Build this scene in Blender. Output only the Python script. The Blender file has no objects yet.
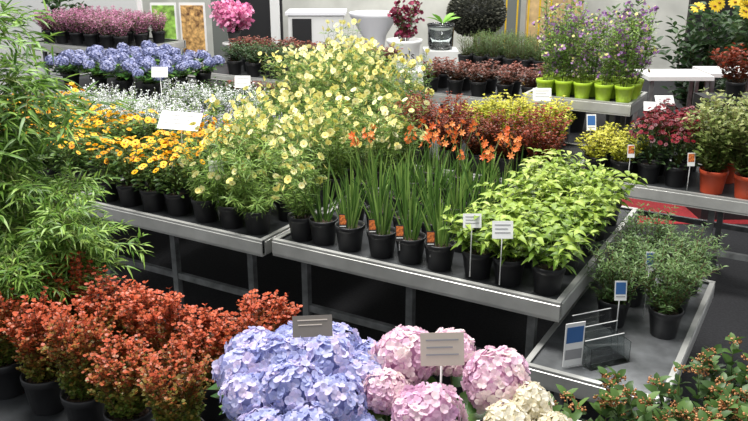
import bpy, math, random
from mathutils import Vector, Matrix
RG=random.Random(7)
COL=bpy.context.collection
Z=Vector((0,0,1))
bpy.context.scene.view_settings.view_transform='Standard'
def lin(c):
    return tuple((x/255)/12.92 if x/255<=.04045 else (((x/255)+.055)/1.055)**2.4 for x in c)+(1,)
# ---------------------------------------------------------------- materials
def mat(name,c,rough=.5,metal=0,noise=0,nscale=20,trans=0,alpha=1,bump=0,spec=.5):
    m=bpy.data.materials.new(name); m.use_nodes=True; nt=m.node_tree
    b=nt.nodes['Principled BSDF']; b.inputs['Roughness'].default_value=rough; b.inputs['Metallic'].default_value=metal
    b.inputs['Specular IOR Level'].default_value=spec
    b.inputs['Base Color'].default_value=lin(c)
    if trans: b.inputs['Transmission Weight'].default_value=trans
    if noise or bump:
        tc=nt.nodes.new('ShaderNodeTexCoord'); n=nt.nodes.new('ShaderNodeTexNoise'); n.inputs['Scale'].default_value=nscale
        n.inputs['Detail'].default_value=4
        nt.links.new(tc.outputs['Object'],n.inputs['Vector'])
        if noise:
            r=nt.nodes.new('ShaderNodeValToRGB')
            c0=tuple(max(0,x*(1-noise)) for x in c); c1=tuple(min(255,x*(1+noise)) for x in c)
            r.color_ramp.elements[0].position=.3; r.color_ramp.elements[1].position=.7
            r.color_ramp.elements[0].color=lin(c0); r.color_ramp.elements[1].color=lin(c1)
            nt.links.new(n.outputs['Fac'],r.inputs['Fac']); nt.links.new(r.outputs['Color'],b.inputs['Base Color'])
        if bump:
            bp=nt.nodes.new('ShaderNodeBump'); bp.inputs['Strength'].default_value=bump; bp.inputs['Distance'].default_value=.01
            nt.links.new(n.outputs['Fac'],bp.inputs['Height']); nt.links.new(bp.outputs['Normal'],b.inputs['Normal'])
    return m
def leafmat(name,cols,rough=.45,tr=.3):
    m=bpy.data.materials.new(name); m.use_nodes=True; nt=m.node_tree; N=nt.nodes; L=nt.links
    b=N['Principled BSDF']; out=N['Material Output']; b.inputs['Roughness'].default_value=rough
    b.inputs['Specular IOR Level'].default_value=.4
    a=N.new('ShaderNodeAttribute'); a.attribute_name='tint'
    oi=N.new('ShaderNodeObjectInfo')
    ma=N.new('ShaderNodeMath'); ma.operation='MULTIPLY_ADD'; ma.inputs[1].default_value=.26; ma.inputs[2].default_value=-.13
    L.new(oi.outputs['Random'],ma.inputs[0])
    ad=N.new('ShaderNodeMath'); ad.operation='ADD'; L.new(a.outputs['Fac'],ad.inputs[0]); L.new(ma.outputs[0],ad.inputs[1])
    r=N.new('ShaderNodeValToRGB'); e=r.color_ramp.elements
    n=len(cols)
    e[0].color=lin(cols[0]); e[0].position=0; e[1].color=lin(cols[-1]); e[1].position=1
    for i in range(1,n-1):
        x=e.new(i/(n-1)); x.color=lin(cols[i])
    L.new(ad.outputs[0],r.inputs['Fac']); L.new(r.outputs['Color'],b.inputs['Base Color'])
    t=N.new('ShaderNodeBsdfTranslucent'); L.new(r.outputs['Color'],t.inputs['Color'])
    mx=N.new('ShaderNodeMixShader'); mx.inputs[0].default_value=tr
    L.new(b.outputs[0],mx.inputs[1]); L.new(t.outputs[0],mx.inputs[2]); L.new(mx.outputs[0],out.inputs['Surface'])
    return m
M={}
M['stem']=leafmat('stem',[(60,80,30),(110,120,60)],tr=0)
M['woody']=leafmat('woody_stem',[(70,50,35),(110,80,50)],tr=0)
M['barb']=leafmat('barberry_leaf',[(96,122,50),(132,128,56),(164,84,44),(188,80,48),(212,112,74)])
M['copper']=leafmat('copper_leaf',[(72,66,32),(110,54,32),(144,58,34),(176,82,48)])
M['lime']=leafmat('lime_leaf',[(74,108,38),(120,150,52),(162,184,76),(200,210,124)])
M['strap']=leafmat('strap_leaf',[(56,88,36),(96,132,60),(148,176,92)])
M['mid']=leafmat('green_leaf',[(44,72,34),(80,112,52),(122,152,76)])
M['fern']=leafmat('feathery_leaf',[(74,106,44),(116,150,66),(162,188,100)])
M['dark']=leafmat('dark_leaf',[(28,48,30),(56,84,48),(96,120,72)])
M['bamboo']=leafmat('bamboo_leaf',[(60,94,34),(104,142,54),(154,184,88)])
M['olive']=leafmat('olive_leaf',[(70,92,44),(116,134,68),(188,188,126)])
M['gold']=leafmat('gold_leaf',[(120,136,30),(190,190,60),(232,220,104)])
M['rose']=leafmat('needle_leaf',[(46,72,38),(82,112,58),(124,150,90)])
M['hyleaf']=leafmat('hydrangea_leaf',[(44,82,34),(80,124,54),(120,156,78)],rough=.35)
M['paleyel']=leafmat('pale_yellow_petal',[(234,224,128),(242,234,158),(250,246,198)],tr=.35)
M['daisy']=leafmat('amber_petal',[(232,150,20),(248,188,30),(252,210,70)],tr=.35)
M['orange']=leafmat('orange_petal',[(216,96,50),(234,126,66),(246,160,96)],tr=.35)
M['white']=leafmat('white_petal',[(222,224,226),(240,242,244),(252,252,254)],tr=.3)
M['lav']=leafmat('lavender_petal',[(164,156,188),(192,186,212),(218,214,230)],tr=.3)
M['blue']=leafmat('blue_petal',[(150,156,206),(178,184,224),(204,202,234),(228,212,236)],tr=.35)
M['fblue']=leafmat('deep_blue_petal',[(100,108,152),(140,146,188),(186,188,216)],tr=.25)
M['lilac']=leafmat('lilac_petal',[(206,158,194),(226,188,212),(242,214,226),(250,238,232)],tr=.35)
M['pink']=leafmat('pink_petal',[(206,90,150),(230,130,180),(246,180,210)],tr=.25)
M['cream']=leafmat('cream_petal',[(222,214,180),(238,230,208),(250,246,234)],tr=.3)
M['crim']=leafmat('crimson_petal',[(74,10,22),(118,18,34),(150,36,48)],tr=.2)
M['maroon']=leafmat('maroon_petal',[(80,14,40),(120,26,60),(160,56,90)],tr=.2)
M['heath']=leafmat('heather_spike',[(186,112,152),(216,148,182),(236,186,208)],tr=.25)
M['purple']=leafmat('purple_petal',[(120,70,140),(160,110,180),(196,160,210)],tr=.3)
M['rust']=leafmat('rust_bud',[(142,88,48),(184,122,74),(212,160,112)],tr=.1)
M['centre']=leafmat('flower_centre',[(120,66,20),(160,96,26)],tr=0)
M['ycentre']=leafmat('golden_centre',[(200,160,30),(226,190,60)],tr=0)
M['burg']=leafmat('burgundy_leaf',[(64,60,40),(114,70,58),(166,96,80)])
M['moss']=leafmat('topiary_leaf',[(44,46,40),(70,72,62),(104,104,90)])
M['sun']=leafmat('sun_yellow_petal',[(230,190,30),(248,216,60)],tr=.3)
M['ribbon']=leafmat('green_ribbon',[(120,180,60),(150,206,84)],tr=.2)
M['pot']=mat('black_plastic',(32,32,34),.45)
M['limepot']=mat('lime_plastic',(176,208,60),.4)
M['redpot']=mat('orange_red_plastic',(208,84,52),.45)
M['whitepot']=mat('white_glazed',(230,230,228),.3)
M['soil']=mat('potting_soil',(52,38,28),.95,noise=.5,nscale=80,bump=.6)
M['alu']=mat('aluminium',(190,190,186),.36,.4,noise=.08,nscale=5)
M['leg']=mat('galvanised_steel',(112,114,114),.5,.4,noise=.2,nscale=15)
M['top']=mat('bench_sheet',(60,62,64),.5,.4,noise=.25,nscale=8)
M['top2']=mat('grey_bench_sheet',(108,110,112),.4,.5,noise=.2,nscale=8)
M['card']=mat('white_card',(236,236,234),.5)
M['beige']=mat('beige_card',(196,186,172),.5)
M['greycard']=mat('grey_card',(112,106,98),.5)
M['dark_ink']=mat('dark_ink',(50,46,44),.6)
M['grey_ink']=mat('grey_ink',(150,150,152),.6)
M['oprint']=mat('orange_print',(196,92,44),.5,noise=.55,nscale=90)
M['bprint']=mat('blue_print',(50,100,160),.5)
M['clear']=mat('clear_acrylic',(235,240,240),.05,trans=1)
M['paint']=mat('white_paint',(228,228,226),.5)
M['cloth']=mat('white_cloth',(232,232,236),.8)
M['black']=mat('black_paint',(30,30,32),.5)
M['gpost']=mat('grey_column_paint',(104,108,104),.6)
M['wood']=mat('light_wood',(186,158,112),.6,noise=.15,nscale=8)
M['gposter']=mat('green_leaf_print',(120,156,70),.5,noise=.5,nscale=14)
M['rposter']=mat('pink_orange_flower_print',(214,128,80),.5,noise=.6,nscale=20)
# ---------------------------------------------------------------- mesh builder
class MB:
    def __init__(s,*mats): s.v=[];s.f=[];s.m=[];s.t=[];s.mats=list(mats)
    def mi(s,k):
        if k not in s.mats: s.mats.append(k)
        return s.mats.index(k)
    def face(s,idx,k,t): s.f.append(idx); s.m.append(s.mi(k)); s.t.append(t)
    def leaf(s,p,d,L,W,k,t=.5,droop=.25,roll=0,fold=0,st=((.35,1),(.7,.75)),w0=0):
        d=d.normalized(); side=d.cross(Z)
        if side.length<.05: side=d.cross(Vector((1,0,0)))
        side.normalize()
        if roll: side=Matrix.Rotation(roll,3,d)@side
        n=side.cross(d)
        b=len(s.v)
        s.v.append(p[:]); 
        if w0:
            s.v[-1]=(p-side*W*w0*.5)[:]; s.v.append((p+side*W*w0*.5)[:])
        prev=None
        for (u,w) in st:
            q=p+d*(L*u)-Z*(droop*L*u*u); h=side*(W*w*.5)
            i=len(s.v)
            if fold:
                s.v+= [(q-h+n*(fold*W*w))[:],q[:],(q+h+n*(fold*W*w))[:]]
                if prev is None:
                    if w0: s.face((b,i,i+1),k,t); s.face((b,i+1,b+1),k,t); s.face((b+1,i+1,i+2),k,t)
                    else: s.face((b,i,i+1),k,t); s.face((b,i+1,i+2),k,t)
                else:
                    s.face((prev,i,i+1,prev+1),k,t); s.face((prev+1,i+1,i+2,prev+2),k,t)
            else:
                s.v+=[(q-h)[:],(q+h)[:]]
                if prev is None:
                    if w0: s.face((b,i,i+1,b+1),k,t)
                    else: s.face((b,i,i+1),k,t)
                else: s.face((prev,i,i+1,prev+1),k,t)
            prev=i
        e=len(s.v); s.v.append((p+d*L-Z*(droop*L))[:])
        if fold: s.face((prev,e,prev+1),k,t); s.face((prev+1,e,prev+2),k,t)
        else: s.face((prev,e,prev+1),k,t)
    def tube(s,pts,r0,r1,k,n=4,t=.5):
        rings=[]
        for j,p in enumerate(pts):
            a=pts[min(j+1,len(pts)-1)]-pts[max(j-1,0)]
            if a.length<1e-6: a=Z.copy()
            a.normalize(); x=a.cross(Vector((1,0,0)))
            if x.length<.1: x=a.cross(Vector((0,1,0)))
            x.normalize(); y=a.cross(x); r=r0+(r1-r0)*j/(len(pts)-1)
            rings.append(len(s.v))
            for q in range(n):
                an=2*math.pi*q/n; s.v.append((p+x*(math.cos(an)*r)+y*(math.sin(an)*r))[:])
        for j in range(len(rings)-1):
            A,B=rings[j],rings[j+1]
            for q in range(n): s.face((A+q,A+(q+1)%n,B+(q+1)%n,B+q),k,t)
        s.face(tuple(rings[0]+q for q in range(n))[::-1],k,t); s.face(tuple(rings[-1]+q for q in range(n)),k,t)
    def blob(s,p,r,k,t=.5,sq=1,n=6,m=3):
        rings=[]
        for j in range(1,m):
            a=math.pi*j/m; rings.append(len(s.v))
            for q in range(n):
                b=2*math.pi*q/n; s.v.append((p.x+r*math.sin(a)*math.cos(b),p.y+r*math.sin(a)*math.sin(b),p.z+r*sq*math.cos(a)))
        T=len(s.v); s.v.append((p.x,p.y,p.z+r*sq)); B=len(s.v); s.v.append((p.x,p.y,p.z-r*sq))
        for q in range(n): s.face((T,rings[0]+q,rings[0]+(q+1)%n),k,t); s.face((B,rings[-1]+(q+1)%n,rings[-1]+q),k,t)
        for j in range(len(rings)-1):
            for q in range(n): s.face((rings[j]+q,rings[j+1]+q,rings[j+1]+(q+1)%n,rings[j]+(q+1)%n),k,t)
    def flower(s,g,p,nrm,R,np,W,kp,kc,cup=.25,cr=.25,st=((.45,.9),(.8,.85)),tv=.0,t0=None):
        nrm=nrm.normalized(); x=nrm.cross(Vector((.3,1,.1))).normalized(); y=nrm.cross(x); a0=g.random()*6.28
        if t0 is None: t0=g.random()
        for i in range(np):
            t=t0+g.uniform(-tv,tv)
            a=a0+6.283*i/np; d=x*math.cos(a)+y*math.sin(a)+nrm*cup
            side=d.cross(nrm)
            b=len(s.v); d.normalize(); side.normalize(); q0=p.copy(); s.v.append(q0[:]); prev=None
            for (u,w) in st:
                q=p+d*(R*u); h=side*(W*w*.5); i2=len(s.v); s.v+=[(q-h)[:],(q+h)[:]]
                if prev is None: s.face((b,i2,i2+1),kp,t)
                else: s.face((prev,i2,i2+1,prev+1),kp,t)
                prev=i2
            e=len(s.v); s.v.append((p+d*R-nrm*(R*.1))[:]); s.face((prev,e,prev+1),kp,t)
        if cr: s.blob(p+nrm*(R*.08),R*cr,kc,t0,.6,5,3)
    def box(s,c,d,k,t=.5):
        x,y,z=[q/2 for q in d]; b=len(s.v)
        for i in (-1,1):
            for j in (-1,1):
                for l in (-1,1): s.v.append((c[0]+i*x,c[1]+j*y,c[2]+l*z))
        for f in ((0,1,3,2),(4,6,7,5),(0,4,5,1),(2,3,7,6),(0,2,6,4),(1,5,7,3)): s.face(tuple(b+q for q in f),k,t)
    def lathe(s,prof,k,n=20,t=.5):
        rr=[]
        for (r,z) in prof:
            rr.append(len(s.v))
            for q in range(n):
                a=2*math.pi*q/n; s.v.append((r*math.cos(a),r*math.sin(a),z))
        for j in range(len(rr)-1):
            for q in range(n): s.face((rr[j]+q,rr[j]+(q+1)%n,rr[j+1]+(q+1)%n,rr[j+1]+q),k,t)
        s.face(tuple(rr[0]+q for q in range(n))[::-1],k,t)
        s.face(tuple(rr[-1]+q for q in range(n)),k,t)
    def mesh(s,name,smooth=True):
        me=bpy.data.meshes.new(name); me.from_pydata(s.v,[],s.f)
        for k in s.mats: me.materials.append(M[k])
        me.polygons.foreach_set('material_index',s.m)
        if smooth: me.polygons.foreach_set('use_smooth',[True]*len(s.f))
        a=me.attributes.new('tint','FLOAT','FACE'); a.data.foreach_set('value',[min(1,max(0,q)) for q in s.t])
        me.update(); return me
def rv(g,up=.3):
    a=g.random()*6.283; return Vector((math.cos(a),math.sin(a),up))
# ---------------------------------------------------------------- pots
def pot_parts(rt=.082,rb=.062,h=.145,k='pot'):
    b=MB(); b.lathe([(rb,0),(rb+.001,.004),(rt-.004,h-.03),(rt,h-.028),(rt+.002,h-.003),(rt,h),(rt-.005,h),(rt-.009,h-.02),(rt-.012,h-.028)],k,22)
    s=MB(); s.lathe([(rt-.02,h-.045),(rt-.0125,h-.03),(rt-.03,h-.022),(.005,h-.018)],'soil',16)
    return [('pot',b.mesh('pot')),('soil',s.mesh('soil'))]
POT=pot_parts(); POTL=pot_parts(k='limepot',rt=.075,rb=.055,h=.14); POTR=pot_parts(rt=.092,rb=.07,h=.16,k='redpot')
# ---------------------------------------------------------------- plants
def shrub(seed,kl,h=.3,spread=.1,n=14,L=.03,W=.016,gap=.014,per=2,br=4,brl=.3,z0=.125,ks='woody',el=.35,fold=0,start=.15,droop=.25,flow=None,tb=0,gr=.55,rn=.45,up=.9,st=((.35,1),(.7,.75)),hv=.72,dome=.25):
    g=random.Random(seed); b=MB()
    fl=MB()
    def run(p0,dirv,ln,t0,r):
        pts=[]; m=5; wob=rv(g,0)*ln*.06
        for j in range(m+1):
            u=j/m; pts.append(p0+dirv*(ln*u)+Z*(ln*.18*u*u)+wob*math.sin(u*3))
        b.tube(pts,r,r*.5,ks,3,g.random())
        k=max(2,int(ln/gap)); a=g.random()*6
        for j in range(k):
            u=(j+1)/k
            if t0+u*.7<start: continue
            i=min(m-1,int(u*m)); q=pts[i].lerp(pts[i+1],u*m-i)
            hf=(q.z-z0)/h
            for e in range(per):
                a+=2.4+g.uniform(-.4,.4)
                d=Vector((math.cos(a),math.sin(a),el+g.uniform(-.3,.5)))+dirv*.4
                sc=g.uniform(.7,1.1)*(1-.25*u)
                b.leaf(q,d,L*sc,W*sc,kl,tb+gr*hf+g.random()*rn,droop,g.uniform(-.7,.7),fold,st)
        return pts
    for i in range(n):
        a=6.283*i/n+g.uniform(-.4,.4); rr=spread*math.sqrt(g.random()); hh=h*g.uniform(hv,1)*(1-dome*(rr/max(spread,.001))**2)
        d=Vector((math.cos(a)*rr/hh*1.0,math.sin(a)*rr/hh,1)); ln=hh/1.18
        pts=run(Vector((math.cos(a)*.02,math.sin(a)*.02,z0-.02)),d,ln,0,.0025)
        for j in range(br):
            u=g.uniform(.05,.9); k=min(4,int(u*5)); q=pts[k].lerp(pts[k+1],u*5-k)
            dd=(rv(g,up)+Vector((math.cos(a),math.sin(a),0))*.4).normalized()
            p2=run(q,dd,h*brl*g.uniform(.6,1),u,.0015)
            if flow: flow(g,fl,p2[-1],dd)
        if flow: flow(g,fl,pts[-1],d)
    parts=[('foliage',b.mesh('foliage'))]
    if fl.v: parts.append(('flowers',fl.mesh('flowers')))
    return parts
def hyhead(seed,kp,R=.08,n=115,fs=.017):
    g=random.Random(seed); b=MB(); b.blob(Vector((0,0,0)),R*.8,kp,0,.82,14,8)
    bump=[Vector((g.uniform(-1,1),g.uniform(-1,1),g.uniform(-.3,1))).normalized() for _ in range(7)]
    for i in range(n):
        z=1-1.62*(i+.5)/n; rr=math.sqrt(max(0,1-z*z)); a=i*2.39996+g.uniform(-.2,.2)
        nn=Vector((rr*math.cos(a),rr*math.sin(a),z*.9)); nn.normalize()
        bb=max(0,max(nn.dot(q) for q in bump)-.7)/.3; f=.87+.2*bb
        p=Vector((rr*math.cos(a)*R,rr*math.sin(a)*R,z*R*.85))*(f+g.uniform(-.06,.06))
        nn=(nn+Vector((g.uniform(-.6,.6),g.uniform(-.6,.6),g.uniform(-.3,.4))))
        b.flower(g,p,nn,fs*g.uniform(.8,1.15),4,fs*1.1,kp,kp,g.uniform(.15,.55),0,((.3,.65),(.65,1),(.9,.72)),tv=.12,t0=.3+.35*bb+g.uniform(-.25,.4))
    return b.mesh('flower_head')
def hydra(base,heads,hm,Rref,seed=0,kl='hyleaf',parts_pot=None):
    g=random.Random(seed); b=MB(); parts=list(parts_pot or POT)
    B=Vector(base)
    for (x,y,z,R) in heads:
        p=Vector((x,y,z))-B
        s0=Vector((p.x*.15,p.y*.15,.11)); m=[s0,s0.lerp(p,.5)+Vector((p.x,p.y,0))*.1,p-Z*R*.5]
        b.tube(m,.004,.003,'stem',5)
        for u in (.45,.62,.78,.92):
            q=m[0].lerp(m[2],u); a=g.random()*6.28
            for e in (0,3.14):
                b.leaf(q,Vector((math.cos(a+e),math.sin(a+e),.35)),g.uniform(.1,.14),g.uniform(.065,.085),kl,g.random(),.35,g.uniform(-.2,.2),.12,((.2,.7),(.45,1),(.75,.7)))
    parts.append(('foliage',b.mesh('foliage')))
    for j,(x,y,z,R) in enumerate(heads): parts.append(('flower_head',hm[j%len(hm)],Vector((x,y,z))-B,g.random()*6,R/Rref))
    return parts
def ring_heads(n,h,ring,R,seed):
    g=random.Random(seed); o=[(0,0,h+.05,R)]
    for i in range(n-1):
        a=6.283*i/(n-1)+seed; o.append((math.cos(a)*ring,math.sin(a)*ring,h+g.uniform(-.04,.02),R*g.uniform(.8,1.05)))
    return o
def crocosmia(seed,h=.36,flowers=0):
    g=random.Random(seed); b=MB(); fl=MB()
    for i in range(32):
        a=g.random()*6.28; rr=.04*math.sqrt(g.random()); p=Vector((math.cos(a)*rr,math.sin(a)*rr,.115))
        tl=g.uniform(.03,.42); d=Vector((math.cos(a)*tl,math.sin(a)*tl,1)); L=h*g.uniform(.5,1.15)
        b.leaf(p,d,L,.011*g.uniform(.7,1.2),'strap',g.random(),g.uniform(.04,.4)*(.4+tl*2),g.uniform(-1.5,1.5),.12,((.25,1),(.5,.95),(.75,.75),(.9,.45)),.6)
    for i in range(flowers):
        a=g.random()*6.28; tip=Vector((math.cos(a)*.1,math.sin(a)*.1,h+.11+g.uniform(0,.12)))
        p0=Vector((0,0,.12)); md=p0.lerp(tip,.55)-Vector((math.cos(a),math.sin(a),0))*.02
        fl.tube([p0,md,tip],.0025,.0012,'stem',4)
        for k in range(3):
            q=md.lerp(tip,.6+.2*k); n=rv(g,.6); fl.flower(g,q+n.normalized()*.013,n,.027*g.uniform(.7,1.15),6,.012,'orange','ycentre',.55,.12)
    r=[('foliage',b.mesh('foliage'))]
    if flowers: r.append(('flowers',fl.mesh('flowers')))
    return POT+r
def coreopsis(seed,h=.5,nf=30,spread=.15,pf=1.0,fern=15,low=0):
    g=random.Random(seed); b=MB(); fl=MB()
    for i in range(nf):
        a=g.random()*6.28; rr=spread*math.sqrt(g.random()); hh=h*g.uniform(.45,1.15)
        if low and i%3==0: hh=h*.3; rr=spread*1.05
        p0=Vector((math.cos(a)*.03,math.sin(a)*.03,.115)); p1=Vector((math.cos(a)*rr,math.sin(a)*rr,.12+hh)); md=p0.lerp(p1,.5)+Z*.02+rv(g,0)*.015
        b.tube([p0,md,p1],.002,.001,'stem',3,g.random())
        for k in range(fern):
            u=g.uniform(.08,.95); q=(p0.lerp(md,u*2) if u<.5 else md.lerp(p1,u*2-1)); 
            for e in range(3): b.leaf(q,rv(g,g.uniform(.2,1) if not low else g.uniform(-.4,1)),g.uniform(.04,.075),.006,'fern',g.random(),.3,g.uniform(-1,1),0,((.5,1),))
        if g.random()>pf: continue
        n=rv(g,g.uniform(.2,1.3))+Vector((0,-.3,0)); fl.flower(g,p1,n,g.uniform(.02,.03),7,.02,'paleyel','ycentre',.3,.22)
        if i%2==0:
            q=md.lerp(p1,.75)+rv(g,.4)*.045; b.tube([md.lerp(p1,.4),q],.001,.001,'stem',3); fl.flower(g,q,rv(g,.5),.021,7,.016,'paleyel','ycentre',.35,.22)
    return POT+[('foliage',b.mesh('foliage')),('flowers',fl.mesh('flowers'))]
def daisy(seed,kp='daisy',kc='centre',h=.27,nf=34,R=.024,kl='mid',spread=.13,nl=190,LL=.06,WW=.02,np=9,hv=.055):
    g=random.Random(seed); b=MB(); fl=MB()
    for i in range(nl):
        a=g.random()*6.28; rr=spread*.95*math.sqrt(g.random()); z=.13+h*g.uniform(.05,.95)*(1-.3*rr/spread)
        b.leaf(Vector((math.cos(a)*rr*.8,math.sin(a)*rr*.8,z)),Vector((math.cos(a),math.sin(a),g.uniform(.1,1.0))),LL*g.uniform(.7,1.2),WW,kl,g.random(),.3,g.uniform(-.8,.8),.12)
    for i in range(14):
        a=6.28*i/14; b.tube([Vector((0,0,.12)),Vector((math.cos(a)*spread*.4,math.sin(a)*spread*.4,.13+h*.5)),Vector((math.cos(a)*spread*.7,math.sin(a)*spread*.7,.13+h*.85))],.003,.0015,'stem',3)
    for i in range(nf):
        a=i*2.4+g.uniform(-.4,.4); rr=spread*math.sqrt((i+.5)/nf)*g.uniform(.85,1.1); p=Vector((math.cos(a)*rr,math.sin(a)*rr,.13+h*(1.0-.35*(rr/spread)**2)+g.uniform(-.04,hv)))
        n=Vector((math.cos(a)*rr/spread*.8,math.sin(a)*rr/spread*.8,1))+Vector((g.uniform(-.6,.6),g.uniform(-.6,.6),0))
        fl.tube([p-Z*.05,p-Z*.004],.0015,.0012,'stem',3)
        fl.flower(g,p,n,R*g.uniform(.7,1.15),np,R*.6,kp,kc,.12,.3)
    return POT+[('foliage',b.mesh('foliage')),('flowers',fl.mesh('flowers'))]
def spikes(seed,kf,kl='mid',h=.28,n=40,spread=.13,fs=.009,dens=22,top=.5):
    g=random.Random(seed); b=MB(); fl=MB()
    for i in range(n):
        a=g.random()*6.28; rr=spread*math.sqrt(g.random()); hh=h*g.uniform(.6,1.1)*(1-.25*rr/spread)
        p0=Vector((math.cos(a)*.03,math.sin(a)*.03,.12)); p1=Vector((math.cos(a)*rr,math.sin(a)*rr,.12+hh))
        b.tube([p0,p1],.002,.001,'stem',3)
        for k in range(14):
            q=p0.lerp(p1,g.uniform(.1,.85)); b.leaf(q,rv(g,.6),.035,.009,kl,g.random(),.2,g.uniform(-1,1))
        for k in range(dens):
            u=1-top*g.random(); q=p0.lerp(p1,u)+rv(g,g.uniform(-.5,.5))*.007
            fl.leaf(q,rv(g,g.uniform(0,.9)),fs*1.3,fs,kf,g.random(),0,g.uniform(-1,1),0,((.5,1),))
    return POT+[('foliage',b.mesh('foliage')),('flowers',fl.mesh('flowers'))]
def bamboo(seed,h,n=9,spread=.35,lean=Vector((0,0,0)),LF=.085,tw0=.1,tw1=.24,LW=.01,per=9):
    g=random.Random(seed); b=MB(); c=MB()
    for i in range(n):
        a=6.28*i/n+g.uniform(-.3,.3); rr=spread*g.uniform(.3,1); hh=h*g.uniform(.5,1)
        p0=Vector((math.cos(a)*.06,math.sin(a)*.06,.2)); end=Vector((math.cos(a)*rr,math.sin(a)*rr,hh))+lean*g.uniform(.4,1.2)
        pts=[]
        for j in range(9):
            u=j/8; pts.append(Vector((p0.x+(end.x-p0.x)*u**1.8,p0.y+(end.y-p0.y)*u**1.8,p0.z+(hh-p0.z)*math.sin(u*2.0))))
        c.tube(pts,.005,.002,'stem',5,.8)
        for j in range(2,9):
            for e in range(5):
                d=rv(g,g.uniform(-.1,.7)).normalized(); ln=g.uniform(tw0,tw1); q=pts[j]+(pts[j-1]-pts[j])*g.random()
                tw=[q,q+d*ln*.5+Z*.01,q+d*ln-Z*ln*.2]; b.tube(tw,.0012,.0008,'stem',3,.7)
                for k in range(per):
                    u=.25+.75*k/(per-1); w=tw[0].lerp(tw[2],u)
                    dd=d+rv(g,g.uniform(-.5,.3))*.9
                    b.leaf(w,dd,g.uniform(.6,1.15)*LF,LW,'bamboo',g.random(),g.uniform(.1,.6),g.uniform(-.9,.9),.1,((.25,1),(.6,.75)))
    return [('cane',c.mesh('cane')),('foliage',b.mesh('foliage'))]
# ---------------------------------------------------------------- placing
OX,OY=.875,3.411
def W(s,r,z=0): return Vector((OX-.866*s+.5*r,OY+.5*s+.866*r,z))
def put(name,parts,loc,label,cat,group=None,rot=0,sc=1,sz=None):
    root=bpy.data.objects.new(name,None); root.empty_display_size=.1; COL.objects.link(root)
    root.location=loc; root.rotation_euler=(0,0,rot)
    root['label']=label; root['category']=cat
    if group: root['group']=group
    for p in parts:
        o=bpy.data.objects.new(p[0],p[1]); COL.objects.link(o); o.parent=root
        if p[0]=='flowers': o['kind']='stuff'
        f=sc if p[0] not in('pot','soil') else 1
        fz=(sz or sc) if p[0] not in('pot','soil') else 1
        o.scale=(f,f,fz)
        if len(p)>2:
            q=p[2]; o.location=(q[0]*f,q[1]*f,q[2]*fz); o.rotation_euler=(0,0,p[3]); o.scale=(p[4]*f,)*3
        elif f!=1 or fz!=1: o.location=(0,0,.12*(1-fz))
    return root
def fill(name,protos,ss,rs,z,label,cat,group,sc=(.92,1.06),sz=None,skip=None,j=.012):
    for r in rs:
        for s in ss:
            if skip and skip(s,r): continue
            k=RG.uniform(*sc)
            put(name,RG.choice(protos),W(s+RG.uniform(-j,j),r+RG.uniform(-j,j),z),label,cat,group,RG.random()*6.28,k,(k*RG.uniform(*sz) if sz else None))
def fr(a,b,d):
    o=[];x=a
    while x<b+1e-6: o.append(x); x+=d
    return o
def simple(name,mb,loc,label,cat,rot=0,kind=None,smooth=False):
    o=bpy.data.objects.new(name,mb.mesh(name,smooth)); COL.objects.link(o); o.location=loc; o.rotation_euler=(0,0,rot)
    if kind: o['kind']=kind
    o['label']=label; o['category']=cat
    return o
# benches
ANG=math.radians(-30)
def rail_mesh(L,H=.1):
    b=MB(); prof=[(0,0),(0,H*.12),(-.003,H*.14),(-.003,H*.84),(0,H*.86),(0,H),(.028,H),(.028,H-.005),(.006,H-.005),(.006,.004),(.022,.004),(.022,0)]
    n=len(prof)
    for x in (-L/2,L/2):
        for (y,z) in prof: b.v.append((x,y,z))
    for i in range(n): b.face((i,(i+1)%n,n+(i+1)%n,n+i),'alu',.5)
    b.face(tuple(range(n))[::-1],'alu',.5); b.face(tuple(range(n,2*n)),'alu',.5)
    return b.mesh('rail',False)
def bench(s0,s1,r0,r1,z,label,ktop='top',H=.1,legs=3,lowrail=True):
    Lx=s1-s0;Ly=r1-r0
    root=bpy.data.objects.new('display_bench',None); COL.objects.link(root); root.location=W((s0+s1)/2,(r0+r1)/2,0); root.rotation_euler=(0,0,ANG)
    root['label']=label; root['category']='display table'; root['group']='metal plant benches'
    def ch(n,me,loc,rz=0):
        o=bpy.data.objects.new(n,me); COL.objects.link(o); o.parent=root; o.location=loc; o.rotation_euler=(0,0,rz); return o
    t=MB(); t.box((0,0,-.01),(Lx-.012,Ly-.012,.02),ktop); ch('bench_top',t.mesh('bench_top',False),(0,0,z))
    a=rail_mesh(Lx,H); c=rail_mesh(Ly-.06,H); zr=z+.014-H
    ch('rail',a,(0,-Ly/2,zr)); ch('rail',a,(0,Ly/2,zr),math.pi); ch('rail',c,(Lx/2,0,zr),math.pi/2); ch('rail',c,(-Lx/2,0,zr),-math.pi/2)
    l=MB(); l.box((0,0,(z-.02)/2),(.04,.04,z-.02),'leg'); l.box((0,0,.006),(.07,.07,.012),'leg'); lm=l.mesh('leg',False)
    for i in range(legs):
        x=-Lx/2+.16+(Lx-.32)*i/(legs-1)
        for y in (-Ly/2+.1,Ly/2-.1): ch('leg',lm,(x,y,0))
    if lowrail:
        q=MB(); q.box((0,0,0),(Lx-.28,.03,.04),'leg'); qm=q.mesh('cross_bar',False)
        for y in (-Ly/2+.1,Ly/2-.1): ch('cross_bar',qm,(0,y,z*.45))
bench(0,1.68,0,1.6,.75,'aluminium-edged display bench holding lime foliage and strappy plants')
bench(1.74,3.3,-.02,1.58,.735,'aluminium-edged display bench holding amber daisies')
bench(3.34,4.95,-.02,1.58,.735,'aluminium-edged display bench under green and amber plants')
bench(.6,3.05,1.74,3.0,.76,'aluminium-edged bench with copper foliage and tall pale yellow flowers')
bench(3.1,4.25,1.72,3.0,.76,'aluminium-edged bench with white flowers and dark shrubs')
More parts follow.
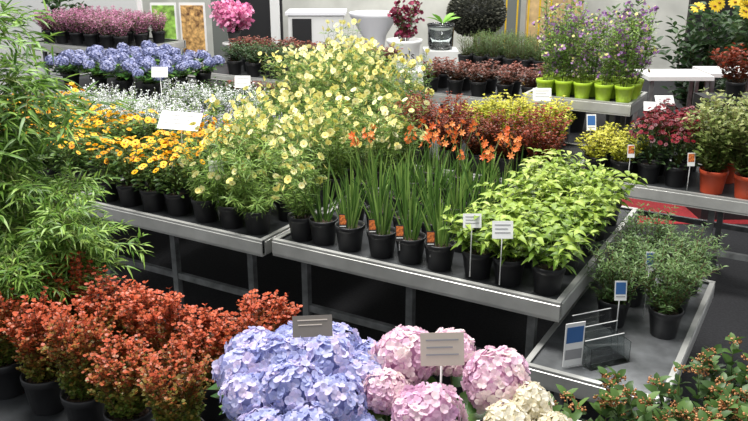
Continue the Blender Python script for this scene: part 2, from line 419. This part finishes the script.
bench(4.3,6.1,1.72,3.0,.97,'aluminium-edged bench with deep blue hydrangeas')
bench(-1.3,.56,2.1,2.9,.75,'aluminium-edged bench with crimson flowers and orange-red pots')
bench(-.54,.1,-.2,1.25,.5,'low grey metal bench with bushy narrow-leaved plants','top2',legs=2)
bench(.42,1.32,3.05,3.65,1.12,'raised aluminium bench with lime green pots',legs=2)
bench(.02,3.2,-2.3,-1.25,.75,'bench under orange barberries and blue hydrangeas')
bench(-1.4,-.02,-2.3,-.9,.75,'bench under lilac hydrangeas and bushy green shrubs')
bench(3.0,5.2,3.1,4.2,1.0,'raised bench with dark and burgundy foliage')
bench(6.15,7.7,3.1,4.2,1.15,'raised bench with mauve heather')
bench(1.4,2.9,3.75,4.6,.9,'bench with reddish succulent trays')
bench(1.6,2.9,5.1,6.1,.95,'bench with trays of young conifers')
# ---------- plant prototypes
barb=[POT+shrub(10+i,'barb',h=.34,spread=.1,n=24,L=.021,W=.017,gap=.013,per=3,br=14,brl=.16,tb=-.22,gr=.95,rn=.4,start=.0,up=.9,hv=.84,dome=.3) for i in range(4)]
lime=[POT+shrub(20+i,'lime',h=.23+.03*i,spread=.15,n=8,L=.11,W=.042,gap=.042,per=2,br=4,brl=.4,ks='stem',fold=.12,el=.3,tb=-.1,gr=.6,rn=.5,droop=.55,start=0,st=((.2,.75),(.45,.95),(.75,.5))) for i in range(4)]
croc=[crocosmia(30+i) for i in range(3)]; crocf=[crocosmia(35+i,.28,4) for i in range(3)]
core=[coreopsis(40+i,.46,26,.16,1,20) for i in range(3)]; coregreen=[coreopsis(43+i,.42,30,.17,.4,24,1) for i in range(2)]
coret=[coreopsis(45+i,.6,32,.2,1,22) for i in range(3)]
dais=[daisy(50+i,nf=(20,27,15)[i],nl=280,hv=.08,R=.027) for i in range(3)]
whit=[spikes(60+i,'white',h=.34,n=38,dens=30,fs=.012,kl='fern',top=.65) for i in range(2)]
lave=[spikes(64+i,'lav',h=.32,n=40,dens=26,fs=.011,kl='fern',top=.6) for i in range(2)]
heat=[spikes(68+i,'heath','mid',h=.3,n=60,dens=36,top=.85,fs=.015,spread=.16) for i in range(2)]
copp=[POT+shrub(70+i,'copper',h=.38,spread=.15,n=20,L=.026,W=.016,gap=.016,per=3,br=8,brl=.22,start=.0,hv=.85,dome=.4) for i in range(2)]
gold=[POT+shrub(74+i,'gold',h=.2,spread=.15,n=14,L=.034,W=.02,gap=.02,per=3,br=4,brl=.35) for i in range(2)]
goldt=[POT+shrub(76+i,'gold',h=.4,spread=.15,n=16,L=.034,W=.02,gap=.02,per=3,br=6,brl=.25) for i in range(2)]
darkg=[POT+shrub(78+i,'dark',h=.24,spread=.14,n=13,L=.045,W=.02,gap=.022,per=3,br=4,brl=.35) for i in range(2)]
coni=[POT+shrub(180+i,'mid',h=.3,spread=.09,n=12,L=.025,W=.008,gap=.014,per=3,br=5,brl=.25) for i in range(2)]
burg=[POT+shrub(82+i,'burg',h=.2,spread=.14,n=13,L=.045,W=.026,gap=.024,per=3,br=4,brl=.35) for i in range(2)]
mums=[daisy(86+i,'crim','crim',h=.31,nf=140,R=.018,kl='dark',spread=.155,nl=160,np=8) for i in range(2)]
oliv=[POTR+shrub(90+i,'olive',h=.54,spread=.2,n=20,L=.065,W=.024,gap=.03,per=3,br=6,brl=.25,fold=.1,z0=.14,start=.05) for i in range(2)]
rose=[POT+shrub(94+i,'rose',h=.3,spread=.17,n=14,L=.055,W=.01,gap=.018,per=3,br=6,brl=.35,el=.5,droop=.4,up=.6,start=.03) for i in range(3)]
def rustf(g,fl,p,d):
    for k in range(30):
        a=g.random()*6.28; r=.027*math.sqrt(g.random()); q=p+Vector((math.cos(a)*r,math.sin(a)*r,g.uniform(.004,.014)-r*.2)); fl.blob(q,g.uniform(.0025,.0045),'rust',g.random(),1,5,3)
skim=[POT+shrub(100+i,'mid',h=.29,spread=.16,n=9,L=.075,W=.036,gap=.032,per=3,br=2,brl=.25,fold=.12,el=.5,flow=rustf,ks='stem',tb=-.15) for i in range(2)]
def purf(g,fl,p,d):
    if g.random()<.4:
        for k in range(4): fl.flower(g,p+Vector((g.gauss(0,.015),g.gauss(0,.015),g.uniform(-.02,.02))),rv(g,.7),.014,5,.012,'purple' if g.random()<.8 else 'paleyel','ycentre',.2,.2)
tall=[POTL+shrub(106+i,'fern',h=.7,spread=.14,n=8,L=.05,W=.018,gap=.026,per=2,br=5,brl=.14,ks='stem',flow=purf,z0=.13) for i in range(3)]
# ---------- main benches
LB='lime-green leafy shrub in a black plastic pot'
fill('potted_lime_shrub',lime,[.11,.30,.49],fr(.14,1.5,.28),.75,LB,'potted plant','lime shrubs on the bench',sc=(.9,1.15))
fill('potted_crocosmia',croc,fr(.69,1.55,.18),fr(.13,.9,.3),.75,'strappy green leaved plant in a black plastic pot','potted plant','strappy plants on the bench',skip=lambda s,r:s>1.5 and r<.2)
fill('potted_crocosmia',crocf,fr(.72,1.4,.2),[1.05,1.32],.75,'strappy plant with open orange flowers in black pot','potted plant','orange flowering plants on the bench')
put('potted_crocosmia',crocf[1],W(1.6,.9,.75),'strappy plant with open orange flowers in black pot','potted plant','orange flowering plants on the bench',0,1.15)
fill('potted_coreopsis',core,[1.59],[1.15,1.42],.75,'feathery plant covered in pale yellow flowers','potted plant','pale yellow flowering plants')
fill('potted_coreopsis',coregreen,fr(1.86,2.3,.21),[.12],.735,'feathery green plant with a few pale yellow flowers','potted plant','pale yellow flowering plants')
fill('potted_coreopsis',core,fr(1.86,2.3,.21),fr(.4,1.45,.26),.735,'feathery plant covered in pale yellow flowers','potted plant','pale yellow flowering plants',sz=(.85,1.2))
put('potted_coreopsis',core[0],W(1.56,.13,.75),'feathery plant with pale yellow flowers above a black pot','potted plant','pale yellow flowering plants',1)
fill('potted_daisy',dais,fr(2.5,3.2,.2),fr(.12,.95,.24),.735,'amber daisy-like flowers over green leaves in black pot','potted plant','amber daisies on the bench',sz=(.85,1.2))
fill('potted_daisy',dais,fr(3.48,4.8,.2),fr(.12,.95,.24),.735,'amber daisy-like flowers over green leaves in black pot','potted plant','amber daisies on the bench',sz=(.85,1.2))
fill('potted_white_flower',whit,fr(3.5,4.8,.22),fr(1.15,1.45,.24),.735,'bushy plant with tiny white flower spikes','potted plant','white flowering plants')
fill('potted_lavender',lave,fr(2.5,3.2,.22),fr(1.15,1.45,.24),.735,'plant with pale lavender-grey flower spikes','potted plant','lavender flowering plants')
fill('potted_white_flower',whit,fr(3.25,4.2,.22),[1.86],.76,'bushy plant with tiny white flower spikes','potted plant','white flowering plants')
CL='tall feathery plant with many pale yellow flowers'
fill('potted_coreopsis',coret,[2.5,2.74,2.95],fr(1.9,2.85,.28),.76,CL,'potted plant','tall pale yellow flowering plants',sz=(.9,1.12))
fill('potted_coreopsis',core,[2.02,2.26],fr(1.92,2.6,.28),.76,CL,'potted plant','tall pale yellow flowering plants',sz=(.95,1.2),skip=lambda s,r:s<2.1 and r<2.1)
fill('potted_copper_shrub',copp,[.74,.98,1.22,1.46,1.7,1.92],[1.88],.76,'copper-orange leaved bushy plant in black pot','potted plant','copper shrubs',sc=(.95,1.2))
fill('potted_copper_shrub',copp,[1.55,1.8],[2.13],.76,'copper-orange leaved bushy plant in black pot','potted plant','copper shrubs',sc=(1.05,1.2))
fill('potted_golden_shrub',goldt,[.85,1.06,1.27],[2.2,2.43],.76,'golden-yellow leaved shrub in black pot','potted plant','golden shrubs',sc=(1,1.1))
fill('potted_golden_shrub',gold,fr(.95,1.75,.2),[2.65,2.87],.76,'golden-yellow leaved low shrub in black pot','potted plant','golden shrubs')
fill('potted_golden_shrub',gold,[.27,.46],fr(2.25,2.75,.22),.75,'golden-yellow leaved low shrub in black pot','potted plant','golden shrubs')
fill('potted_chrysanthemum',mums,[-.1,.09],fr(2.28,2.75,.22),.75,'dome of dark crimson flowers in black pot','potted plant','crimson flowering plants')
for (s,r) in ((-.34,2.24),(-.56,2.22),(-.38,2.56),(-.86,2.24)):
    put('potted_variegated_shrub',RG.choice(oliv),W(s,r,.75),'bushy olive-green shrub in an orange-red pot','potted plant','shrubs in orange-red pots',RG.random()*6,RG.uniform(1.0,1.08))
fill('potted_rosemary',rose,[-.4,-.16],fr(.45,1.12,.3),.5,'bushy narrow-leaved green plant in black pot','potted plant','narrow-leaved plants on the low bench',sz=(.9,1.3))
fill('potted_verbena',tall,fr(.5,1.25,.165),fr(3.14,3.55,.18),1.12,'tall leafy plant with small purple flowers in lime pot','potted plant','plants in lime green pots',sc=(.8,1.2))
# back left
HB=[hyhead(900,'fblue',.08,80,.018),hyhead(901,'fblue',.08,80,.018)]
fh=[hydra((0,0,0),ring_heads(6,.28,.17,.062,5+i),HB,.08,5+i) for i in range(2)]
fill('potted_hydrangea',fh,fr(4.5,5.9,.36),[1.95,2.3,2.65],.97,'deep blue mophead hydrangea in black pot','potted plant','deep blue hydrangeas')
fill('potted_dark_shrub',darkg,fr(3.25,4.2,.22),fr(2.15,2.5,.24),.76,'low dark green bushy plant in black pot','potted plant','dark green bushy plants')
fill('potted_burgundy_plant',burg,fr(3.25,4.2,.22),[2.75],.76,'low burgundy-leaved plant in black pot','potted plant','burgundy plants')
fill('potted_dark_shrub',darkg,fr(3.15,4.6,.24),fr(3.25,3.5,.24),1.0,'low dark green bushy plant in black pot','potted plant','dark green bushy plants')
fill('potted_burgundy_plant',burg,fr(3.15,5.0,.26),fr(3.8,4.0,.2),1.0,'low burgundy-leaved plant in black pot','potted plant','burgundy plants')
fill('potted_heather',heat,fr(6.3,7.6,.25),[3.3,3.6,3.9],1.15,'mauve-pink heather in black pot','potted plant','mauve heathers')
fill('potted_burgundy_plant',burg,fr(1.55,2.8,.26),fr(3.9,4.4,.26),.9,'low burgundy-leaved plant in black pot','potted plant','burgundy plants')
fill('potted_conifer',coni,fr(1.72,2.8,.18),fr(5.22,5.95,.2),.95,'small upright green conifer in black pot','potted plant','young conifers')
# foreground
BL='rust-orange rounded barberry with greener base in black pot'
fill('potted_barberry',barb,fr(.7,1.95,.225),[-1.78],.75,BL,'potted plant','orange barberries on the front bench',j=.008,sc=(.95,1.05),sz=(.95,1.15))
fill('potted_barberry',barb,fr(.82,1.95,.235),[-1.5],.75,BL,'potted plant','orange barberries on the front bench',j=.008,sc=(.98,1.1),sz=(.95,1.2))
put('potted_barberry',barb[1],W(.68,-1.36,.75),BL,'potted plant','orange barberries on the front bench',2,1.08,1.15)
HM=[hyhead(70+i,'blue',.07,185,.0128) for i in range(3)]
LM=[hyhead(75+i,'lilac',.09,260,.014) for i in range(2)]
CM=[hyhead(78,'cream',.06,130,.0125)]
HL='pale blue mophead hydrangea in black pot'
A=[(-.367,2.17,1.19,.079),(-.25,2.18,1.2,.082),(-.375,2.03,1.21,.079),(-.265,2.04,1.235,.085),(-.34,1.9,1.2,.078)]
B2=[(-.124,2.18,1.2,.08),(-.03,2.15,1.17,.07),(-.145,2.04,1.235,.085),(-.048,2.0,1.2,.078)]
C2=[(-.225,1.9,1.23,.084),(-.11,1.87,1.21,.082),(-.28,1.78,1.17,.075),(-.17,1.77,1.18,.078),(-.05,1.82,1.15,.068)]
for i,(bs,hd) in enumerate((((-.33,2.06,.75),A),((-.09,2.1,.75),B2),((-.2,1.86,.75),C2))):
    put('potted_hydrangea',hydra(bs,hd,HM,.07,i),bs,HL,'potted plant','pale blue hydrangeas')
PL='lilac-pink mophead hydrangea with large heads in black pot'
bs=(.08,1.95,.75); put('potted_hydrangea',hydra(bs,[(.09,2.09,1.22,.097),(.14,1.813,1.2,.094),(.03,1.93,1.2,.068)],LM,.09,11),bs,PL,'potted plant')
bs=(.29,2.05,.75); put('potted_hydrangea',hydra(bs,[(.344,1.975,1.21,.098),(.23,2.15,1.2,.078)],LM,.09,12),bs,PL,'potted plant')
bs=(.40,1.84,.75); put('potted_hydrangea',hydra(bs,[(.42,1.88,1.2,.056),(.34,1.78,1.2,.06),(.47,1.80,1.16,.055),(.40,1.72,1.18,.058)],CM,.06,13),bs,'cream-white mophead hydrangea in black pot','potted plant')
for (x,y,k) in ((.61,1.98,0),(.80,2.08,1),(.99,2.15,0),(1.18,2.28,1),(.98,1.93,1),(1.17,2.03,0)):
    put('potted_budded_shrub',skim[k],(x,y,.75),'green shrub topped with tan-brown bud clusters','potted plant','budded green shrubs',RG.random()*6,1.0)
BP=pot_parts(.14,.11,.24)
put('potted_bamboo',BP+bamboo(300,.78,20,.33,Vector((.06,-.06,0)),.065,.08,.18,.0085,13),(-1.34,3.0,.75),'arching green bamboo with narrow leaves in black pot','potted plant','bamboos')
put('potted_bamboo',BP+bamboo(301,1.35,17,.48,Vector((.16,0,0)),.1,.12,.28,.0125,10),(-1.70,3.3,.75),'tall green bamboo with narrow leaves in black pot','potted plant','bamboos')
# ---------------------------------------------------------------- plant labels
def tag(x,y,z,w,h,base,kc='card',lines=3,tilt=.35,yaw=0,label='white price card on a thin stake',pic=None,name='plant_label',klin='grey_ink'):
    root=bpy.data.objects.new(name,None); COL.objects.link(root); root.location=(x,y,base); root.rotation_euler=(0,0,yaw)
    root['label']=label; root['category']='plant label'
    c=MB(); c.box((0,0,0),(w,.002,h),kc)
    if pic: c.box((0,-.0016,h*.12),(w*.82,.0012,h*.6),pic)
    for i in range(lines):
        c.box((-w*.06*(i%2),-.0016,(h*.28-h*.22*i) if not pic else -h*.3-h*.09*i),(w*(.75-.15*(i%2)),.0012,h*.05),klin)
    o=bpy.data.objects.new('card',c.mesh('card',False)); COL.objects.link(o); o.parent=root; o.location=(0,0,z-base); o.rotation_euler=(-tilt,0,0)
    s=MB(); s.tube([Vector((0,.006,0)),Vector((0,.006,z-base))],.003,.003,'card',5)
    o=bpy.data.objects.new('stake',s.mesh('stake')); COL.objects.link(o); o.parent=root
tag(.614,3.58,1.07,.10,.085,.78,tilt=.3); tag(.48,3.68,1.08,.09,.07,.78,tilt=.3)
tag(-.943,4.60,1.08,.085,.1,.75,tilt=.2,yaw=.3)
tag(-1.26,5.10,1.26,.3,.13,.75,tilt=.7,yaw=-.3)
tag(-1.87,6.99,1.27,.14,.09,.78); tag(-1.1,6.68,1.24,.13,.1,.78); tag(1.27,6.0,1.26,.14,.1,.78)
tag(2.08,5.85,1.2,.16,.08,.76,tilt=.8,yaw=-.2); tag(2.2,6.0,1.22,.14,.08,.76,tilt=.8)
tag(1.62,5.85,1.08,.07,.12,.76,pic='bprint',lines=1,label='blue and white picture label')
tag(-.178,2.08,1.33,.115,.062,.89,'greycard',2,.5,.1,'grey card sign on a stake among blue flowers',klin='beige')
tag(.19,1.98,1.31,.122,.092,.89,'beige',3,.35,.05,'beige card sign on a stake among lilac flowers')
for (s,r) in ((.71,.06),(.89,.06),(1.06,.07),(1.24,.06)):
    p=W(s,r); tag(p.x,p.y,.93,.045,.085,.83,'dark_ink',1,.2,0,'dark picture label of an orange flower stuck in pot',pic='oprint',klin='card')
p=W(-.2,.34); tag(p.x,p.y,.74,.06,.1,.5,'card',1,.2,0,'blue and white picture label',pic='bprint')
p=W(-.28,.60); tag(p.x,p.y,.82,.05,.1,.5,'card',1,.2,0,'blue and white picture label',pic='bprint')
for (s,r,z) in ((.2,2.17,.98),(-.2,2.15,.98)):
    p=W(s,r); tag(p.x,p.y,z,.05,.09,.76,'card',0,.2,0,'orange and white picture label',pic='oprint')
# brochure holder
hold=bpy.data.objects.new('brochure_holder',None); COL.objects.link(hold); hold.location=(1.07,3.36,.5); hold.rotation_euler=(0,0,ANG+.9)
hold['label']='clear acrylic brochure holder standing on low grey bench'; hold['category']='brochure holder'
def hch(n,mb,loc,rx=0):
    o=bpy.data.objects.new(n,mb.mesh(n,False)); COL.objects.link(o); o.parent=hold; o.location=loc; o.rotation_euler=(rx,0,0)
b=MB(); b.box((0,0,.003),(.22,.16,.006),'clear'); hch('base',b,(0,0,0))
for i in range(3):
    b=MB(); b.box((0,0,.1-.02*i),(.22,.003,.2-.04*i),'clear'); b.box((0,0,.2-.04*i),(.22,.004,.003),'card'); hch('panel',b,(0,.06-.05*i,.006),-.15)
for x in (-.11,.11):
    b=MB(); b.box((x,0,.05),(.003,.15,.1),'clear'); hch('side_panel',b,(0,0,.006))
b=MB(); b.box((0,0,.11),(.1,.004,.22),'card'); b.box((0,-.003,.16),(.085,.002,.08),'bprint'); b.box((0,-.003,.06),(.085,.002,.05),'grey_ink')
simple('leaflet',b,(.92,3.28,.51),'white leaflet with blue print standing on low bench','leaflet',.3)
# ---------------------------------------------------------------- backdrop
b=MB(); b.box((0,0,-.05),(40,40,.1),'black'); M['floor']=mat('black_carpet',(34,34,37),.9,noise=.25,nscale=60,bump=.2)
b.mats=['floor']; simple('floor',b,(0,8,0),'black carpeted hall floor','floor',0,'structure')
M['redc']=mat('red_carpet',(150,34,40),.9,noise=.15,nscale=60)
b=MB(); b.box((0,0,.003),(3.0,1.9,.006),'redc'); simple('carpet',b,(3.8,7.55,0),'red carpet strip laid on the floor','carpet')
M['wall']=mat('hall_wall',(208,208,200),.8,noise=.08,nscale=2)
b=MB(); b.box((0,0,2.5),(30,.2,5),'wall'); simple('wall_back',b,(0,15,0),'pale grey exhibition hall wall','wall',0,'structure')
def block(name,cx,cy,w,d,z0,z1,k,label,cat):
    q=MB(); q.box((0,0,(z0+z1)/2),(w,d,z1-z0),k); return simple(name,q,(cx,cy,0),label,cat)
cab=bpy.data.objects.new('counter_unit',None); COL.objects.link(cab); cab.location=(-.85,12.2,0); cab['label']='white painted counter unit with dark panel'; cab['category']='counter'
for n,c,d,k in (('body',(0,0,.65),(.8,.6,1.3),'paint'),('counter_top',(0,0,1.32),(.88,.66,.04),'cloth'),('panel',(-.2,-.31,.85),(.28,.02,.8),'black')):
    q=MB(); q.box(c,d,k); o=bpy.data.objects.new(n,q.mesh(n,False)); COL.objects.link(o); o.parent=cab
block('column',-2.1,11.2,.2,.2,0,3.2,'gpost','dark grey square column','column')
block('column',-1.4,11.6,.12,.12,0,3.2,'paint','slim white square column','column')
block('partition',-4.9,12.5,2.6,.08,0,3,'paint','white exhibition partition panel','partition')
block('partition',-1.9,13,.9,.08,0,3,'black','dark exhibition partition panel','partition')
block('partition',2.0,13.2,.7,.08,0,3,'gpost','grey exhibition partition panel','partition')
block('partition',2.9,13.2,.9,.08,0,3,'wood','light wooden exhibition partition panel','partition')
block('partition',5.4,12,1.6,.08,0,3,'black','dark exhibition partition panel','partition')
for x,y,k,l in ((-2.64,10.3,'gposter','green leaf photograph poster on a board'),(-2.28,10.3,'rposter','pink and orange flower photograph poster on board')):
    q=MB(); q.box((0,0,.5),(.32,.03,1.0),'paint'); q.box((0,0,1.27),(.32,.03,.66),'card'); q.box((0,-.018,1.27),(.28,.006,.6),k); simple('poster_board',q,(x,y,0),l,'poster')
block('sign_post',-2.9,10.2,.05,.05,0,2,'paint','slim white upright post','post')
q=MB(); q.lathe([(.3,0),(.13,.6),(.12,.8),(.17,1.1),(.33,1.36),(.345,1.4),(.33,1.405)],'cloth',24); simple('cocktail_table',q,(.0,11.2,0),'cocktail table wrapped in white stretch cloth','table',0,None,True)
block('plinth',.34,9.07,.5,.5,0,.97,'paint','square white plinth under a planter','plinth')
wp=MB(); wp.lathe([(.13,0),(.15,.02),(.18,.27),(.2,.3),(.2,.33),(.185,.33),(.175,.3)],'whitepot',28)
ws=MB(); ws.lathe([(.16,.27),(.17,.29),(.01,.3)],'soil',16)
def marf(g,fl,p,d):
    for k in range(6): fl.flower(g,p+Vector((g.gauss(0,.025),g.gauss(0,.025),g.uniform(-.02,.02))),rv(g,.8),.022,6,.018,'maroon','maroon',.2,.2)
pl=put('potted_maroon_flower',[('planter',wp.mesh('planter')),('soil',ws.mesh('soil'))]+shrub(400,'mid',h=.5,spread=.2,n=18,L=.06,W=.02,gap=.03,br=3,brl=.2,flow=marf,z0=.3),(.34,9.07,.97),'white planter of dark maroon flowers on a plinth','potted plant')
tc=bpy.data.curves.new('t','FONT'); tc.body="lan's"; tc.size=.13; tc.align_x='CENTER'; to=bpy.data.objects.new('t',tc); COL.objects.link(to)
bpy.context.view_layer.update(); tm=bpy.data.meshes.new_from_object(to); bpy.data.objects.remove(to); tm.materials.clear(); tm.materials.append(M['dark_ink'])
o=bpy.data.objects.new('lettering',tm); COL.objects.link(o); o.parent=pl; o.location=(0,-.182,.13); o.rotation_euler=(math.radians(84),0,0)
# glass vase with green ribbon
block('plinth',.80,9.75,.4,.4,0,1.1,'paint','square white plinth under a glass vase','plinth')
vz=MB(); vz.lathe([(.13,0),(.15,.02),(.16,.26),(.17,.3),(.16,.3),(.15,.27),(.14,.03)],'clear',24)
vr=MB(); g=random.Random(9)
for i in range(6):
    a=i*1.05; vr.leaf(Vector((.02,0,.3)),Vector((math.cos(a),math.sin(a)*.4,.7)),.26,.07,'ribbon',g.random(),.3,.3,.1,((.2,.6),(.5,1),(.8,.7)))
put('glass_vase',[('vase',vz.mesh('vase')),('ribbon',vr.mesh('ribbon'))],(.80,9.75,1.1),'clear glass vase tied with a green ribbon','vase')
# topiary dome
q=MB(); g=random.Random(5)
for i in range(2600):
    z=1-1.9*(i+.5)/2600; rr=math.sqrt(max(0,1-z*z)); a=i*2.39996; n=Vector((rr*math.cos(a),rr*math.sin(a),z*.8)); q.leaf(n*.36+Z*1.42,n+Vector((g.uniform(-.6,.6),g.uniform(-.6,.6),g.uniform(-.3,.6))),.05,.03,'moss',g.random(),.1,g.uniform(-1,1))
tr=MB(); tr.tube([Vector((0,0,.3)),Vector((0,0,1.2))],.03,.02,'woody',8)
q.blob(Vector((0,0,1.42)),.35,'moss',.1,.8,16,10)
tp=MB(); tp.lathe([(.16,0),(.22,.38),(.24,.4),(.2,.4)],'pot',24)
put('topiary_tree',[('planter',tp.mesh('planter')),('trunk',tr.mesh('trunk')),('foliage',q.mesh('foliage'))],(1.36,10.9,0),'round clipped grey-green topiary tree in dark planter','topiary')
def pinkf(g,fl,p,d):
    for k in range(10): fl.flower(g,p+Vector((g.gauss(0,.035),g.gauss(0,.035),g.gauss(0,.03))),rv(g,.7),.028,5,.022,'pink','cream',.2,.15)
st=MB(); st.lathe([(.18,0),(.17,.02),(.025,.04),(.025,1.1),(.15,1.12),(.15,1.15),(.14,1.15)],'paint',16)
simple('plant_stand',st,(-1.72,10.0,0),'white pedestal plant stand','stand',0,None,True)
put('potted_pink_flower',POT+shrub(410,'mid',h=.36,spread=.25,n=18,L=.05,W=.02,gap=.05,br=5,brl=.4,flow=pinkf),(-1.72,10.0,1.15),'mass of bright pink flowers on white pedestal','potted plant')
# right back
def sunf(g,fl,p,d):
    if p.z>1.5 and g.random()<.55: fl.flower(g,p+Vector((0,-.05,.03)),rv(g,.6)*.5+Vector((0,-1,.3)),.085,12,.03,'sun','centre',.1,.25)
BPL=pot_parts(.2,.16,.35)
for (x,y,h,fl) in ((3.75,9.3,1.62,sunf),(4.45,9.6,1.62,sunf),(3.3,10.6,1.4,None),(4.9,10.6,1.5,None),(-4.2,11.2,1.5,None),(2.55,10.2,1.3,None)):
    put('potted_tall_shrub',BPL+shrub(int(x*100)+500,'dark',h=h,spread=.33,n=16,L=.18,W=.07,gap=.075,per=2,br=6,brl=.22,z0=.32,flow=fl,fold=.1),(x,y,0),'tall dark green shrub in large black pot','potted plant')
orp=POT+shrub(430,'copper',h=.34,spread=.22,n=16,L=.06,W=.03,gap=.03,per=3,br=4,brl=.3)
block('plinth',3.15,6.95,.5,.5,0,1.05,'black','square black plinth under a copper plant','plinth')
put('potted_copper_shrub',orp,(3.15,6.95,1.05),'orange-tinted leafy plant on black plinth','potted plant',None,0,1.1)
for (x,y) in ((3.1,8.3),(3.8,8.5)):
    tb=bpy.data.objects.new('white_table',None); COL.objects.link(tb); tb.location=(x,y,0); tb['label']='white topped table on slim grey legs'; tb['category']='table'
    q=MB(); q.box((0,0,1.03),(.66,.5,.04),'paint'); o=bpy.data.objects.new('table_top',q.mesh('table_top',False)); COL.objects.link(o); o.parent=tb
    q=MB(); q.box((0,0,.505),(.035,.035,1.01),'leg'); lm=q.mesh('leg',False)
    for i in (-1,1):
        for j in (-1,1):
            o=bpy.data.objects.new('leg',lm); COL.objects.link(o); o.parent=tb; o.location=(i*.28,j*.2,0)
q=MB(); 
for i in range(5): q.box((i*.16,0,.9),(.02,.02,1.8),'sun'); 
q.box((.32,0,1.8),(.7,.03,.03),'sun'); q.box((.32,0,.05),(.7,.06,.1),'sun'); simple('yellow_rod_frame',q,(1.9,11.8,0),'frame of thin yellow rods','frame')
# ---------------------------------------------------------------- light, camera
w=bpy.data.worlds.new('World'); bpy.context.scene.world=w; w.use_nodes=True
w.node_tree.nodes['Background'].inputs[0].default_value=(.94,.97,1,1); w.node_tree.nodes['Background'].inputs[1].default_value=.7
def area(loc,size,e,rot,c=(1,1,1)):
    l=bpy.data.lights.new('hall_light','AREA'); l.size=size; l.energy=e; l.color=c; o=bpy.data.objects.new('hall_light',l); COL.objects.link(o); o.location=loc; o.rotation_euler=rot
area((-1.2,4.0,7),2.5,880,(0,0,0),(1,.98,.94)); area((2,11,6.5),5,680,(0,0,0),(1,.98,.95))
cam=bpy.data.cameras.new('Camera'); cam.lens=38.5; cam.sensor_width=36; co=bpy.data.objects.new('Camera',cam); COL.objects.link(co)
co.location=(0,0,2.4); co.rotation_euler=(math.radians(90-19),0,0); bpy.context.scene.camera=co
